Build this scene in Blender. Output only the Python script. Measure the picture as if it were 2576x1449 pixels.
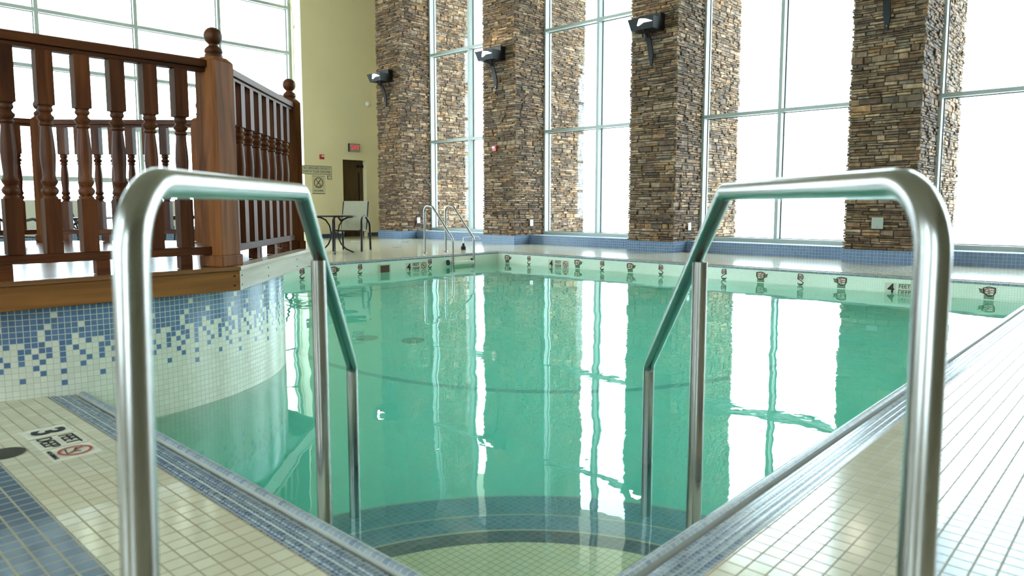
import bpy, bmesh, math, random
from mathutils import Vector, Matrix
for o in list(bpy.data.objects): bpy.data.objects.remove(o)
S = bpy.context.scene
COL = S.collection
PI = math.pi
# ------------------------------------------------------------ camera
cd = bpy.data.cameras.new('camera'); cam = bpy.data.objects.new('camera', cd); COL.objects.link(cam)
cd.sensor_width = 36; cd.lens = 1788.86/2576*36; cd.shift_y = -34.5/2576
cd.clip_start = .05; cd.clip_end = 500
R = Matrix(((0.68000979, 0.07138675, -0.72971955), (-0.73320303, 0.0662077, -0.67677903), (0, 0.99524895, 0.09736287)))
cam.matrix_world = Matrix.Translation((0, 0, .87)) @ R.to_4x4()
cd.dof.use_dof = True; cd.dof.focus_distance = 6.0; cd.dof.aperture_fstop = 3.6
S.camera = cam
S.cycles.volume_bounces = 8; S.cycles.diffuse_bounces = 8; S.cycles.max_bounces = 16
# ------------------------------------------------------------ world, exposure
W = bpy.data.worlds.new('world'); S.world = W; W.use_nodes = True
bg = W.node_tree.nodes['Background']; bg.inputs[0].default_value = (.72, .885, 1, 1); bg.inputs[1].default_value = 1.0
S.view_settings.view_transform = 'Standard'; S.view_settings.look = 'None'
S.view_settings.exposure = 3.9; S.view_settings.gamma = 1; S.view_settings.use_curve_mapping = False

# ------------------------------------------------------------ helpers
def tag(o, label=None, cat=None, group=None, kind=None):
    if label: o['label'] = label
    if cat: o['category'] = cat
    if group: o['group'] = group
    if kind: o['kind'] = kind
    return o
def empty(name, loc=(0, 0, 0), rz=0, **k):
    o = bpy.data.objects.new(name, None); COL.objects.link(o); o.location = loc; o.rotation_euler = (0, 0, rz)
    o.empty_display_size = .1
    return tag(o, **k)
class MB:
    def __init__(s): s.v = []; s.f = []; s.m = []; s.c = []
    def quadbox(s, p, mi=0):
        b = len(s.v); s.v += p
        for q in ((0,3,2,1),(4,5,6,7),(0,1,5,4),(1,2,6,5),(2,3,7,6),(3,0,4,7)): s.f.append(tuple(b+i for i in q)); s.m.append(mi)
    def box(s, x0, x1, y0, y1, z0, z1, mi=0):
        s.quadbox([(x0,y0,z0),(x1,y0,z0),(x1,y1,z0),(x0,y1,z0),(x0,y0,z1),(x1,y0,z1),(x1,y1,z1),(x0,y1,z1)], mi); return s
    def face(s, pts, mi=0):
        b = len(s.v); s.v += [tuple(p) for p in pts]; s.f.append(tuple(range(b, b+len(pts)))); s.m.append(mi); return s
    def lathe(s, prof, c=(0,0,0), n=20, mi=0, cap=True):
        b = len(s.v)
        for r, z in prof:
            for i in range(n):
                a = 2*PI*i/n; s.v.append((c[0]+r*math.cos(a), c[1]+r*math.sin(a), c[2]+z))
        for j in range(len(prof)-1):
            for i in range(n):
                k = (i+1) % n; s.f.append((b+j*n+i, b+j*n+k, b+(j+1)*n+k, b+(j+1)*n+i)); s.m.append(mi)
        if cap:
            s.f.append(tuple(b+i for i in reversed(range(n)))); s.m.append(mi)
            t = b+(len(prof)-1)*n; s.f.append(tuple(t+i for i in range(n))); s.m.append(mi)
        return s
    def tube(s, pts, r, n=14, mi=0, cap=True, flat=None):
        pts = [Vector(p) for p in pts]; rs = r if isinstance(r, (list, tuple)) else [r]*len(pts)
        up = None; b = len(s.v)
        for i, p in enumerate(pts):
            t = ((pts[min(i+1, len(pts)-1)]-p).normalized() + (p-pts[max(i-1, 0)]).normalized()).normalized()
            if up is None: up = t.orthogonal().normalized()
            up = (up - t*up.dot(t)).normalized(); sd = t.cross(up)
            for k in range(n):
                a = 2*PI*k/n; q = p + (up*math.cos(a)+sd*math.sin(a))*rs[i]; s.v.append(tuple(q))
        for j in range(len(pts)-1):
            for i in range(n):
                k = (i+1) % n; s.f.append((b+j*n+i, b+j*n+k, b+(j+1)*n+k, b+(j+1)*n+i)); s.m.append(mi)
        if cap:
            s.f.append(tuple(b+i for i in reversed(range(n)))); s.m.append(mi)
            t = b+(len(pts)-1)*n; s.f.append(tuple(t+i for i in range(n))); s.m.append(mi)
        return s
    def prism(s, poly, axis, a0, a1, mi=0):
        # poly in the 2 other axes, extruded along axis from a0 to a1
        def P(u, v, a): return {'x': (a, u, v), 'y': (u, a, v), 'z': (u, v, a)}[axis]
        n = len(poly); b = len(s.v); s.v += [P(u, v, a0) for u, v in poly]+[P(u, v, a1) for u, v in poly]
        s.f.append(tuple(b+i for i in range(n))); s.m.append(mi); s.f.append(tuple(b+n+i for i in reversed(range(n)))); s.m.append(mi)
        for i in range(n):
            k = (i+1) % n; s.f.append((b+i, b+n+i, b+n+k, b+k)); s.m.append(mi)
        return s
    def build(s, name, mats, parent=None, smooth=False, bevel=0, loc=None, rz=0, fix=True):
        me = bpy.data.meshes.new(name); me.from_pydata(s.v, [], s.f)
        if not isinstance(mats, (list, tuple)): mats = [mats]
        for m in mats: me.materials.append(m)
        me.polygons.foreach_set('material_index', s.m)
        if fix:
            bm = bmesh.new(); bm.from_mesh(me); bmesh.ops.recalc_face_normals(bm, faces=bm.faces); bm.to_mesh(me); bm.free()
        if smooth:
            me.polygons.foreach_set('use_smooth', [True]*len(me.polygons))
            try: me.set_sharp_from_angle(angle=math.radians(40))
            except Exception: pass
        o = bpy.data.objects.new(name, me); COL.objects.link(o)
        if parent: o.parent = parent
        if loc: o.location = loc
        if rz: o.rotation_euler = (0, 0, rz)
        if bevel:
            b = o.modifiers.new('bevel', 'BEVEL'); b.width = bevel; b.segments = 2; b.limit_method = 'ANGLE'
        return o
def struct(o): o['kind'] = 'structure'; return o
def bend(pts, r, n=8):
    """polyline with rounded corners; r = radius or list per inner corner"""
    pts = [Vector(p) for p in pts]; out = [pts[0]]
    for i in range(1, len(pts)-1):
        rr = r[i-1] if isinstance(r, (list, tuple)) else r
        p = pts[i]; a = (pts[i-1]-p).normalized(); b = (pts[i+1]-p).normalized()
        ang = a.angle(b); d = rr/math.tan(ang/2)
        c = p + (a+b).normalized()*(rr/math.sin(ang/2)); s0 = p+a*d-c; s1 = p+b*d-c
        for k in range(n+1):
            out.append(c + (s0.slerp(s1, k/n)).normalized()*rr)
    out.append(pts[-1]); return out
def copy_tree(o, parent=None):
    c = o.copy(); COL.objects.link(c); c.parent = parent
    for ch in [x for x in COL.objects if x.parent == o]: copy_tree(ch, c)
    return c
def text_mesh(txt, size, thick=.001, font_w=1.0, bold=0.0):
    cu = bpy.data.curves.new('lettering', 'FONT'); cu.body = txt; cu.size = size; cu.align_x = 'CENTER'; cu.align_y = 'CENTER'
    cu.extrude = thick; cu.offset = bold
    o = bpy.data.objects.new('tmp', cu); COL.objects.link(o)
    dg = bpy.context.evaluated_depsgraph_get(); me = bpy.data.meshes.new_from_object(o.evaluated_get(dg))
    bpy.data.objects.remove(o); bpy.data.curves.remove(cu)
    if font_w != 1.0:
        for v in me.vertices: v.co.x *= font_w
    return me
def text(name, txt, size, mat, parent, mtx, font_w=1.0, bold=0.0, thick=.001):
    me = text_mesh(txt, size, thick, font_w, bold); me.materials.clear(); me.materials.append(mat)
    o = bpy.data.objects.new(name, me); COL.objects.link(o); o.parent = parent; o.matrix_local = mtx; return o
def frame(right, up, loc):
    r = Vector(right).normalized(); u = Vector(up).normalized(); n = r.cross(u)
    m = Matrix((r, u, n)).transposed().to_4x4(); m.translation = Vector(loc); return m

# ------------------------------------------------------------ materials
def nt(name):
    m = bpy.data.materials.new(name); m.use_nodes = True; t = m.node_tree; t.nodes.clear()
    out = t.nodes.new('ShaderNodeOutputMaterial'); return m, t, out
def N(t, ty, **k):
    n = t.nodes.new('ShaderNode'+ty)
    for a, b in k.items(): setattr(n, a, b)
    return n
def pbr(name, col, rough=.5, metal=0, noise=0, nscale=8, coat=0, spec=.5, stretch=(1,1,1), bump=0):
    m, t, out = nt(name); b = N(t, 'BsdfPrincipled'); t.links.new(b.outputs[0], out.inputs[0])
    b.inputs['Base Color'].default_value = (*col, 1); b.inputs['Roughness'].default_value = rough; b.inputs['Metallic'].default_value = metal
    b.inputs['Coat Weight'].default_value = coat; b.inputs['Specular IOR Level'].default_value = spec
    if noise or bump:
        tc = N(t, 'TexCoord'); mp = N(t, 'Mapping'); mp.inputs['Scale'].default_value = stretch; nz = N(t, 'TexNoise')
        nz.inputs['Scale'].default_value = nscale; nz.inputs['Detail'].default_value = 5
        t.links.new(tc.outputs['Object'], mp.inputs[0]); t.links.new(mp.outputs[0], nz.inputs['Vector'])
        if noise:
            rp = N(t, 'ValToRGB'); e = rp.color_ramp.elements
            e[0].position = .3; e[1].position = .7
            e[0].color = (*[max(0, c*(1-noise)) for c in col], 1); e[1].color = (*[min(1, c*(1+noise)) for c in col], 1)
            t.links.new(nz.outputs['Fac'], rp.inputs[0]); t.links.new(rp.outputs[0], b.inputs['Base Color'])
        if bump:
            bp = N(t, 'Bump'); bp.inputs['Strength'].default_value = bump; bp.inputs['Distance'].default_value = .01
            t.links.new(nz.outputs['Fac'], bp.inputs['Height']); t.links.new(bp.outputs[0], b.inputs['Normal'])
    return m
def tile(name, c1, c2, grout, pitch, gap, plane='xy', rough=.25, pv=None, off=(0, 0), bias=0, dirt=.12, spec=.5, dirtcol=(.45,.36,.2)):
    m, t, out = nt(name); b = N(t, 'BsdfPrincipled'); t.links.new(b.outputs[0], out.inputs[0])
    b.inputs['Specular IOR Level'].default_value = spec
    if plane == 'uv':
        uv = N(t, 'UVMap'); src = uv.outputs[0]; sx = N(t, 'SeparateXYZ'); t.links.new(src, sx.inputs[0]); u, v = sx.outputs[0], sx.outputs[1]
    else:
        tc = N(t, 'TexCoord'); sx = N(t, 'SeparateXYZ'); t.links.new(tc.outputs['Object'], sx.inputs[0])
        ix = {'x': 0, 'y': 1, 'z': 2}; u, v = sx.outputs[ix[plane[0]]], sx.outputs[ix[plane[1]]]; src = tc.outputs['Object']
    cb = N(t, 'CombineXYZ')
    for i, (s_, o_) in enumerate(((u, off[0]), (v, off[1]))):
        ad = N(t, 'Math', operation='ADD'); ad.inputs[1].default_value = -o_+pitch*400; t.links.new(s_, ad.inputs[0]); t.links.new(ad.outputs[0], cb.inputs[i])
    br = N(t, 'TexBrick'); br.offset = 0; br.squash = 1; br.inputs['Scale'].default_value = 1
    br.inputs['Brick Width'].default_value = pitch; br.inputs['Row Height'].default_value = pv or pitch
    br.inputs['Mortar Size'].default_value = gap/2; br.inputs['Mortar Smooth'].default_value = .15; br.inputs['Bias'].default_value = bias
    br.inputs['Color1'].default_value = (*c1, 1); br.inputs['Color2'].default_value = (*c2, 1); br.inputs['Mortar'].default_value = (*grout, 1)
    t.links.new(cb.outputs[0], br.inputs['Vector'])
    col = br.outputs['Color']
    if dirt:
        nz = N(t, 'TexNoise'); nz.inputs['Scale'].default_value = 1.7; nz.inputs['Detail'].default_value = 6; t.links.new(src, nz.inputs['Vector'])
        rp = N(t, 'ValToRGB'); rp.color_ramp.elements[0].position = .5; rp.color_ramp.elements[1].position = .8
        rp.color_ramp.elements[0].color = (0,0,0,1); rp.color_ramp.elements[1].color = (dirt,)*3+(1,)
        mx = N(t, 'MixRGB'); mx.inputs[2].default_value = (*dirtcol, 1)
        t.links.new(nz.outputs['Fac'], rp.inputs[0]); t.links.new(rp.outputs[0], mx.inputs[0]); t.links.new(col, mx.inputs[1]); col = mx.outputs[0]
    t.links.new(col, b.inputs['Base Color'])
    mr = N(t, 'MapRange'); mr.inputs['To Min'].default_value = rough; mr.inputs['To Max'].default_value = .7
    t.links.new(br.outputs['Fac'], mr.inputs[0]); t.links.new(mr.outputs[0], b.inputs['Roughness'])
    bp = N(t, 'Bump', invert=True); bp.inputs['Strength'].default_value = .35; bp.inputs['Distance'].default_value = .002
    t.links.new(br.outputs['Fac'], bp.inputs['Height']); t.links.new(bp.outputs[0], b.inputs['Normal'])
    return m
def wood(name, ca, cb_, axis, rough=.5, coat=.05, sc=1.0):
    m, t, out = nt(name); b = N(t, 'BsdfPrincipled'); t.links.new(b.outputs[0], out.inputs[0])
    tc = N(t, 'TexCoord'); mp = N(t, 'Mapping'); s = [22*sc]*3; s['xyz'.index(axis)] = 1.6*sc; mp.inputs['Scale'].default_value = s
    oi = N(t, 'ObjectInfo'); va = N(t, 'VectorMath', operation='ADD'); ml = N(t, 'Math', operation='MULTIPLY'); ml.inputs[1].default_value = 37
    t.links.new(oi.outputs['Random'], ml.inputs[0]); t.links.new(ml.outputs[0], va.inputs[1]); t.links.new(tc.outputs['Object'], va.inputs[0])
    t.links.new(va.outputs[0], mp.inputs[0])
    nz = N(t, 'TexNoise'); nz.inputs['Scale'].default_value = 1; nz.inputs['Detail'].default_value = 7; nz.inputs['Distortion'].default_value = .8
    t.links.new(mp.outputs[0], nz.inputs['Vector'])
    rp = N(t, 'ValToRGB'); e = rp.color_ramp.elements; e[0].position = .32; e[1].position = .7; e[0].color = (*ca, 1); e[1].color = (*cb_, 1)
    t.links.new(nz.outputs['Fac'], rp.inputs[0])
    hs = N(t, 'HueSaturation'); mr = N(t, 'MapRange'); mr.inputs['To Min'].default_value = .75; mr.inputs['To Max'].default_value = 1.25
    t.links.new(oi.outputs['Random'], mr.inputs[0]); t.links.new(mr.outputs[0], hs.inputs['Value']); t.links.new(rp.outputs[0], hs.inputs['Color'])
    t.links.new(hs.outputs[0], b.inputs['Base Color'])
    b.inputs['Roughness'].default_value = rough; b.inputs['Specular IOR Level'].default_value = .5 if coat > .4 else .15; b.inputs['Coat Weight'].default_value = coat; b.inputs['Coat Roughness'].default_value = .15
    bp = N(t, 'Bump'); bp.inputs['Strength'].default_value = .2; bp.inputs['Distance'].default_value = .003
    t.links.new(nz.outputs['Fac'], bp.inputs['Height']); t.links.new(bp.outputs[0], b.inputs['Normal'])
    return m
def emit(name, col, st):
    m, t, out = nt(name); e = N(t, 'Emission'); e.inputs[0].default_value = (*col, 1); e.inputs[1].default_value = st; t.links.new(e.outputs[0], out.inputs[0]); return m

CREAM = (.51, .46, .32); CREAM2 = (.57, .52, .37)
M = {}
M['floor'] = tile('floor tile cream', CREAM, CREAM2, (.27,.21,.12), .05, .005, 'xy', .14, spec=.7, off=(.88, .75))
M['floorblue'] = tile('floor tile blue', (.065,.105,.15), (.095,.14,.19), (.30,.26,.17), .05, .006, 'xy', .2, off=(.88, .75))
M['gutx'] = tile('gutter mosaic', (.07,.11,.19), (.24,.29,.30), (.34,.36,.33), .018, .003, 'xy', .25, off=(.88, .75), dirt=.5, bias=-.1, dirtcol=(.30,.30,.24))
M['lip'] = tile('rim lip mosaic', (.13,.17,.23), (.27,.31,.32), (.42,.42,.36), .024, .0035, 'xy', .3, off=(.88, .75), dirt=.5, dirtcol=(.30,.26,.16))
M['wall_xz'] = tile('pool wall tile', (.80,.82,.68), (.84,.86,.73), (.60,.64,.53), .0265, .003, 'xz', .2)
M['wall_yz'] = tile('pool wall tile side', (.80,.82,.68), (.84,.86,.73), (.60,.64,.53), .0265, .003, 'yz', .2)
M['pfloor'] = tile('pool floor tile', (.92,.93,.88), (.94,.95,.90), (.85,.88,.82), .05, .004, 'xy', .4)
M['stepc'] = tile('step cream tile', (.90,.80,.52), (.94,.84,.57), (.50,.45,.30), .0265, .003, 'xy', .3)
M['stepb'] = tile('step blue tile', (.13,.20,.34), (.20,.30,.44), (.44,.48,.46), .0265, .003, 'xy', .3)
M['stepd'] = tile('step dark nosing tile', (.05,.075,.11), (.08,.11,.15), (.20,.22,.22), .0265, .003, 'xy', .3)
M['base_yz'] = tile('blue wall base tile', (.09,.145,.25), (.12,.18,.30), (.32,.37,.42), .05, .005, 'yz', .25, dirt=0)
M['base_xz'] = tile('blue wall base tile end', (.09,.145,.25), (.12,.18,.30), (.32,.37,.42), .05, .005, 'xz', .25, dirt=0)
M['tubc'] = tile('tub wall cream tile', (.60,.58,.46), (.66,.64,.52), (.42,.40,.30), .0265, .0028, 'uv', .2, dirt=.1)
M['tubb'] = tile('tub wall blue tile', (.085,.14,.24), (.115,.18,.30), (.50,.50,.42), .0265, .0035, 'uv', .15, dirt=0)
M['yellow'] = pbr('yellow wall paint', (.86,.74,.46), .7, noise=.03, nscale=1)
M['reveal'] = pbr('daylit reveal tone', (.85,.80,.62), .7)  # paler than the wall: daylight on the reveal put into its colour
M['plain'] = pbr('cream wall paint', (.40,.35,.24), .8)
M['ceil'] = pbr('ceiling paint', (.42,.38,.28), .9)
M['alu'] = pbr('pale green grey aluminium', (.40,.44,.405), .4, 0)
M['gasket'] = pbr('dark gasket', (.03,.035,.04), .6)
M['metal'] = None
M['black'] = pbr('black metal', (.012,.011,.013), .5, 0, spec=.25)
M['bronze'] = pbr('dark bronze frame', (.022,.014,.010), .5, 0, spec=.2)
M['sling'] = pbr('beige sling fabric', (.42,.38,.28), .8, noise=.15, nscale=120)
M['white'] = pbr('white plastic', (.8,.8,.78), .4)
M['tread'] = pbr('cream ladder tread', (.75,.74,.58), .5)
M['ivory'] = pbr('ivory plate', (.30,.32,.26), .4)
M['red'] = pbr('red alarm plastic', (.45,.03,.02), .4)
M['ink'] = pbr('black ink', (.015,.015,.015), .6)
M['redink'] = pbr('dark red ink', (.35,.05,.03), .5)
M['greenink'] = pbr('dark green ink', (.05,.16,.05), .5)
M['brownink'] = pbr('brown ink', (.22,.08,.02), .6)
M['signp'] = pbr('sign panel cream', (.62,.58,.38), .5)
M['dtile'] = pbr('marker tile', (.62,.57,.44), .3)
M['door'] = wood('brown door', (.07,.045,.022), (.12,.075,.035), 'z', .45, .1)
M['paleground'] = pbr('pale outdoor ground', (.80,.80,.80), .9, noise=.05, nscale=.5)  # near-white, so the overexposed look sits in the ground colour
M['soffit'] = pbr('soffit', (.55,.50,.36), .9)
M['drain'] = pbr('drain grate', (.07,.065,.05), .5, .5, noise=.4, nscale=200)
M['cable'] = pbr('yellow cable', (.50,.40,.08), .5)
M['stonecore'] = pbr('stone joint', (.035,.025,.018), .95)
WA, WB = (.042, .011, .0035), (.120, .035, .010)
for ax in 'xyz': M['wood'+ax] = wood('stained wood '+ax, WA, WB, ax)
M['newel'] = wood('newel wood', (.075,.021,.005), (.20,.066,.016), 'z', .6, 0)
M['fascia'] = wood('fascia board', (.13,.045,.012), (.27,.105,.028), 'x', .6, 0, .7)
M['fasciagrey'] = wood('grey fascia board', (.30,.23,.16), (.48,.40,.31), 'x', .4, .2, .7)  # pale grey wood for every side but the front
M['plank'] = wood('deck plank', (.14,.055,.025), (.27,.12,.055), 'x', .22, .6, .7)
M['edge'] = wood('deck edge board', (.10,.035,.012), (.18,.07,.024), 'x', .25, .5)

# stainless steel
m, t, out = nt('brushed stainless steel'); b = N(t, 'BsdfPrincipled'); t.links.new(b.outputs[0], out.inputs[0])
b.inputs['Base Color'].default_value = (.34,.32,.295,1); b.inputs['Metallic'].default_value = 1; b.inputs['Roughness'].default_value = .24
tc = N(t, 'TexCoord'); mp = N(t, 'Mapping'); mp.inputs['Scale'].default_value = (300,300,4); nz = N(t, 'TexNoise'); nz.inputs['Scale'].default_value = 1
t.links.new(tc.outputs['Object'], mp.inputs[0]); t.links.new(mp.outputs[0], nz.inputs['Vector'])
bp = N(t, 'Bump'); bp.inputs['Strength'].default_value = .06; bp.inputs['Distance'].default_value = .001
t.links.new(nz.outputs['Fac'], bp.inputs['Height']); t.links.new(bp.outputs[0], b.inputs['Normal']); M['metal'] = m

# window glass: clear pane with faint mirror
m, t, out = nt('window glass'); tr = N(t, 'BsdfTransparent'); tr.inputs[0].default_value = (.95,.98,.97,1); gl = N(t, 'BsdfGlossy'); gl.inputs['Roughness'].default_value = 0
lw = N(t, 'LayerWeight'); lw.inputs[0].default_value = .5; pw = N(t, 'Math', operation='POWER'); pw.inputs[1].default_value = 5; fm = N(t, 'Math', operation='MULTIPLY_ADD'); fm.inputs[1].default_value = .96; fm.inputs[2].default_value = .04
t.links.new(lw.outputs['Facing'], pw.inputs[0]); t.links.new(pw.outputs[0], fm.inputs[0]); mx = N(t, 'MixShader'); t.links.new(fm.outputs[0], mx.inputs[0]); t.links.new(tr.outputs[0], mx.inputs[1]); t.links.new(gl.outputs[0], mx.inputs[2]); t.links.new(mx.outputs[0], out.inputs[0])
M['glass'] = m

# pool water: refracting surface over an absorbing body
m, t, out = nt('pool water'); g = N(t, 'BsdfGlass'); g.inputs['IOR'].default_value = 1.33; g.inputs['Roughness'].default_value = 0.0
g.inputs['Color'].default_value = (1,1,1,1)
tc = N(t, 'TexCoord'); n1 = N(t, 'TexNoise'); n1.inputs['Scale'].default_value = 1.6; n1.inputs['Detail'].default_value = 1.5; n1.inputs['Roughness'].default_value = .4
t.links.new(tc.outputs['Object'], n1.inputs['Vector'])
n2 = N(t, 'TexNoise'); n2.inputs['Scale'].default_value = 9; n2.inputs['Detail'].default_value = 2; t.links.new(tc.outputs['Object'], n2.inputs['Vector'])
ml = N(t, 'Math', operation='MULTIPLY_ADD'); ml.inputs[1].default_value = .05; t.links.new(n2.outputs['Fac'], ml.inputs[0]); t.links.new(n1.outputs['Fac'], ml.inputs[2])
bp = N(t, 'Bump'); bp.inputs['Strength'].default_value = .30; bp.inputs['Distance'].default_value = .02
t.links.new(ml.outputs[0], bp.inputs['Height']); t.links.new(bp.outputs[0], g.inputs['Normal'])
t.links.new(g.outputs[0], out.inputs['Surface'])
ab = N(t, 'VolumeAbsorption'); ab.inputs['Color'].default_value = (.56,1.0,.935,1); ab.inputs['Density'].default_value = 1.0
sc_ = N(t, 'VolumeScatter'); sc_.inputs['Color'].default_value = (.6,1,.96,1); sc_.inputs['Density'].default_value = .5; sc_.inputs['Anisotropy'].default_value = .2
ad = N(t, 'AddShader'); t.links.new(ab.outputs[0], ad.inputs[0]); t.links.new(sc_.outputs[0], ad.inputs[1]); t.links.new(ad.outputs[0], out.inputs['Volume'])
M['water'] = m

# stone: colour of each stone from an attribute
m, t, out = nt('stacked ledge stone'); b = N(t, 'BsdfPrincipled'); t.links.new(b.outputs[0], out.inputs[0]); b.inputs['Roughness'].default_value = .85
at = N(t, 'Attribute'); at.attribute_name = 'stone_colour'
tc = N(t, 'TexCoord'); nz = N(t, 'TexNoise'); nz.inputs['Scale'].default_value = 14; nz.inputs['Detail'].default_value = 6; t.links.new(tc.outputs['Object'], nz.inputs['Vector'])
n3 = N(t, 'TexNoise'); n3.inputs['Scale'].default_value = 2.2; n3.inputs['Detail'].default_value = 3; t.links.new(tc.outputs['Object'], n3.inputs['Vector'])
mr = N(t, 'MapRange'); mr.inputs['From Min'].default_value = .3; mr.inputs['From Max'].default_value = .7; mr.inputs['To Min'].default_value = .55; mr.inputs['To Max'].default_value = 1.35; t.links.new(nz.outputs['Fac'], mr.inputs[0])
mr2 = N(t, 'MapRange'); mr2.inputs['From Min'].default_value = .35; mr2.inputs['From Max'].default_value = .65; mr2.inputs['To Min'].default_value = .7; mr2.inputs['To Max'].default_value = 1.25; t.links.new(n3.outputs['Fac'], mr2.inputs[0])
mm = N(t, 'Math', operation='MULTIPLY'); t.links.new(mr.outputs[0], mm.inputs[0]); t.links.new(mr2.outputs[0], mm.inputs[1])
vm = N(t, 'VectorMath', operation='SCALE'); t.links.new(at.outputs['Color'], vm.inputs[0]); t.links.new(mm.outputs[0], vm.inputs['Scale']); t.links.new(vm.outputs[0], b.inputs['Base Color'])
bp = N(t, 'Bump'); bp.inputs['Strength'].default_value = .6; bp.inputs['Distance'].default_value = .012; t.links.new(nz.outputs['Fac'], bp.inputs['Height']); t.links.new(bp.outputs[0], b.inputs['Normal'])
M['stone'] = m

# ------------------------------------------------------------ room shell
X0, X1, Y0, Y1, ZC = -5.0, 12.35, -5.5, 17.0, 7.6      # inside faces
PX0, PX1, PY0, PY1 = 1.04, 9.50, .915, 9.155             # pool
GX0, GX1, GY0, GY1 = .88, 9.66, .755, 9.315              # outer gutter edge
WZ = -.2; PB = -1.38
def rect_ring(mb, a, b, mi=0, z=0):   # a outer rect, b inner hole (x0,x1,y0,y1)
    ax0, ax1, ay0, ay1 = a; bx0, bx1, by0, by1 = b
    for (x0, x1, y0, y1) in ((ax0, bx0, ay0, ay1), (bx1, ax1, ay0, ay1), (bx0, bx1, ay0, by0), (bx0, bx1, by1, ay1)):
        mb.face([(x0,y0,z),(x1,y0,z),(x1,y1,z),(x0,y1,z)], mi)
f = MB()
B0 = .415; B1 = -.03   # blue band, distance from the gutter
bx, by = .535, .41; bx2, by2 = .135, .01
f.face([(X0,Y0,0),(X1,Y0,0),(X1,by2,0),(X0,by2,0)], 0)
f.face([(X0,by2,0),(bx2,by2,0),(bx2,Y1,0),(X0,Y1,0)], 0)
f.face([(bx2,by2,0),(X1,by2,0),(X1,by,0),(bx2,by,0)], 1)
f.face([(bx2,by,0),(bx,by,0),(bx,Y1,0),(bx2,Y1,0)], 1)
f.face([(bx,by,0),(X1,by,0),(X1,GY0,0),(bx,GY0,0)], 0)
f.face([(bx,GY0,0),(GX0,GY0,0),(GX0,Y1,0),(bx,Y1,0)], 0)
f.face([(GX1,GY0,0),(X1,GY0,0),(X1,Y1,0),(GX1,Y1,0)], 0)
f.face([(GX0,GY1,0),(GX1,GY1,0),(GX1,Y1,0),(GX0,Y1,0)], 0)
struct(f.build('floor', [M['floor'], M['floorblue']]))
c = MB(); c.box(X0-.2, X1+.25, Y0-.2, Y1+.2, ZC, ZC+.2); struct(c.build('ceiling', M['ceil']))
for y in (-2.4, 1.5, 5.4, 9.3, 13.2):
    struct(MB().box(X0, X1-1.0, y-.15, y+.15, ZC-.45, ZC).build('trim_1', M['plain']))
ADDED_WIN = ((-3.8, -1.4), (1.2, 3.6), (6.2, 8.6), (11.2, 13.6))     # unseen tall windows, added opposite the columns to let in fill daylight
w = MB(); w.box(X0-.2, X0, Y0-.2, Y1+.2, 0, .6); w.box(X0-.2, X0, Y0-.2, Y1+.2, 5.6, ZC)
ed = [Y0-.2]+[v for p in ADDED_WIN for v in p]+[Y1+.2]
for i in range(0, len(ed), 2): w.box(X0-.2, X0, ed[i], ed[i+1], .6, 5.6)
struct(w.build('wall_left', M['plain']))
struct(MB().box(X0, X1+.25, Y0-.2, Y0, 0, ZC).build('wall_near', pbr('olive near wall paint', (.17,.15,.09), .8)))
# far wall (yellow) with door opening, and the recessed window bay to its left
DX0, DX1, DZ = 11.02, 11.78, 2.08; YY = 16.4; WX0, WX1 = .40, 9.87
w = MB(); w.box(WX1, DX0, YY, Y1+.2, 0, ZC); w.box(DX1, X1+.25, YY, Y1+.2, 0, ZC); w.box(DX0, DX1, YY, Y1+.2, DZ, ZC)
wf = struct(w.build('wall_far', M['yellow']))
struct(MB().box(WX1-.006, WX1-.0005, YY+.001, Y1-.14, .25, ZC).build('trim_2', M['reveal']))  # thin sheet carrying the paler daylit tone of the reveal
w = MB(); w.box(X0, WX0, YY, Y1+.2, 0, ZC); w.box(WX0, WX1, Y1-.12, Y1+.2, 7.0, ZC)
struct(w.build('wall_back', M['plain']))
w = MB(); w.box(WX0, WX1, Y1-.22, Y1+.2, 0, .28); struct(w.build('wall_sill', M['base_xz']))
w = MB(); w.box(WX1, DX0, YY-.012, YY, 0, .1); w.box(DX1, X1, YY-.012, YY, 0, .1); struct(w.build('baseboard_far', pbr('dark blue tile base', (.05,.08,.11), .4)))
# door
d = struct(empty('door_1', (DX0, YY+.16, 0)))
MB().box(0, DX1-DX0, 0, .045, 0, DZ).build('door_leaf', M['door'], d, bevel=.002)
MB().box(.60, .63, -.012, 0, .7, 1.75).build('vision_strip', M['black'], d)
MB().box(.20, .27, -.02, 0, .42, .56).build('kick_plate', pbr('dark red plate', (.10,.015,.01), .5), d)
MB().box(.46, .74, -.05, -.001, .30, .38).build('push_bar', M['black'], d)
MB().box(.56, .74, -.05, -.001, 1.88, 1.96).build('door_closer', M['black'], d)
MB().box(DX0, DX1, YY+.5, Y1+.2, 0, DZ).build('wall_doorback', M['door'])['kind'] = 'structure'

# window wall on the right: columns, curbs, windows
CY = [-5.06, -1.17, 2.72, 6.61, 10.50, 14.39]; CW = .93; CXF = 11.40; CXB = 13.85
w = MB()
for i in range(len(CY)):
    a = CY[i]+CW if i >= 0 else Y0; b_ = CY[i+1] if i+1 < len(CY) else None
    if b_ is not None:
        w.box(11.86, 12.62, a, b_, 0, .20); 
struct(w.build('wall_right', [M['base_yz']]))
w = MB(); w.box(X1, X1+.25, Y0, Y1+.2, 7.1, ZC); w.box(X1, X1+.25, CY[-1]+CW, Y1+.2, 0, 7.1); w.box(X1,X1+.25,Y0-.2,CY[0],0,7.1)
struct(w.build('wall_header', M['yellow']))

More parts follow.
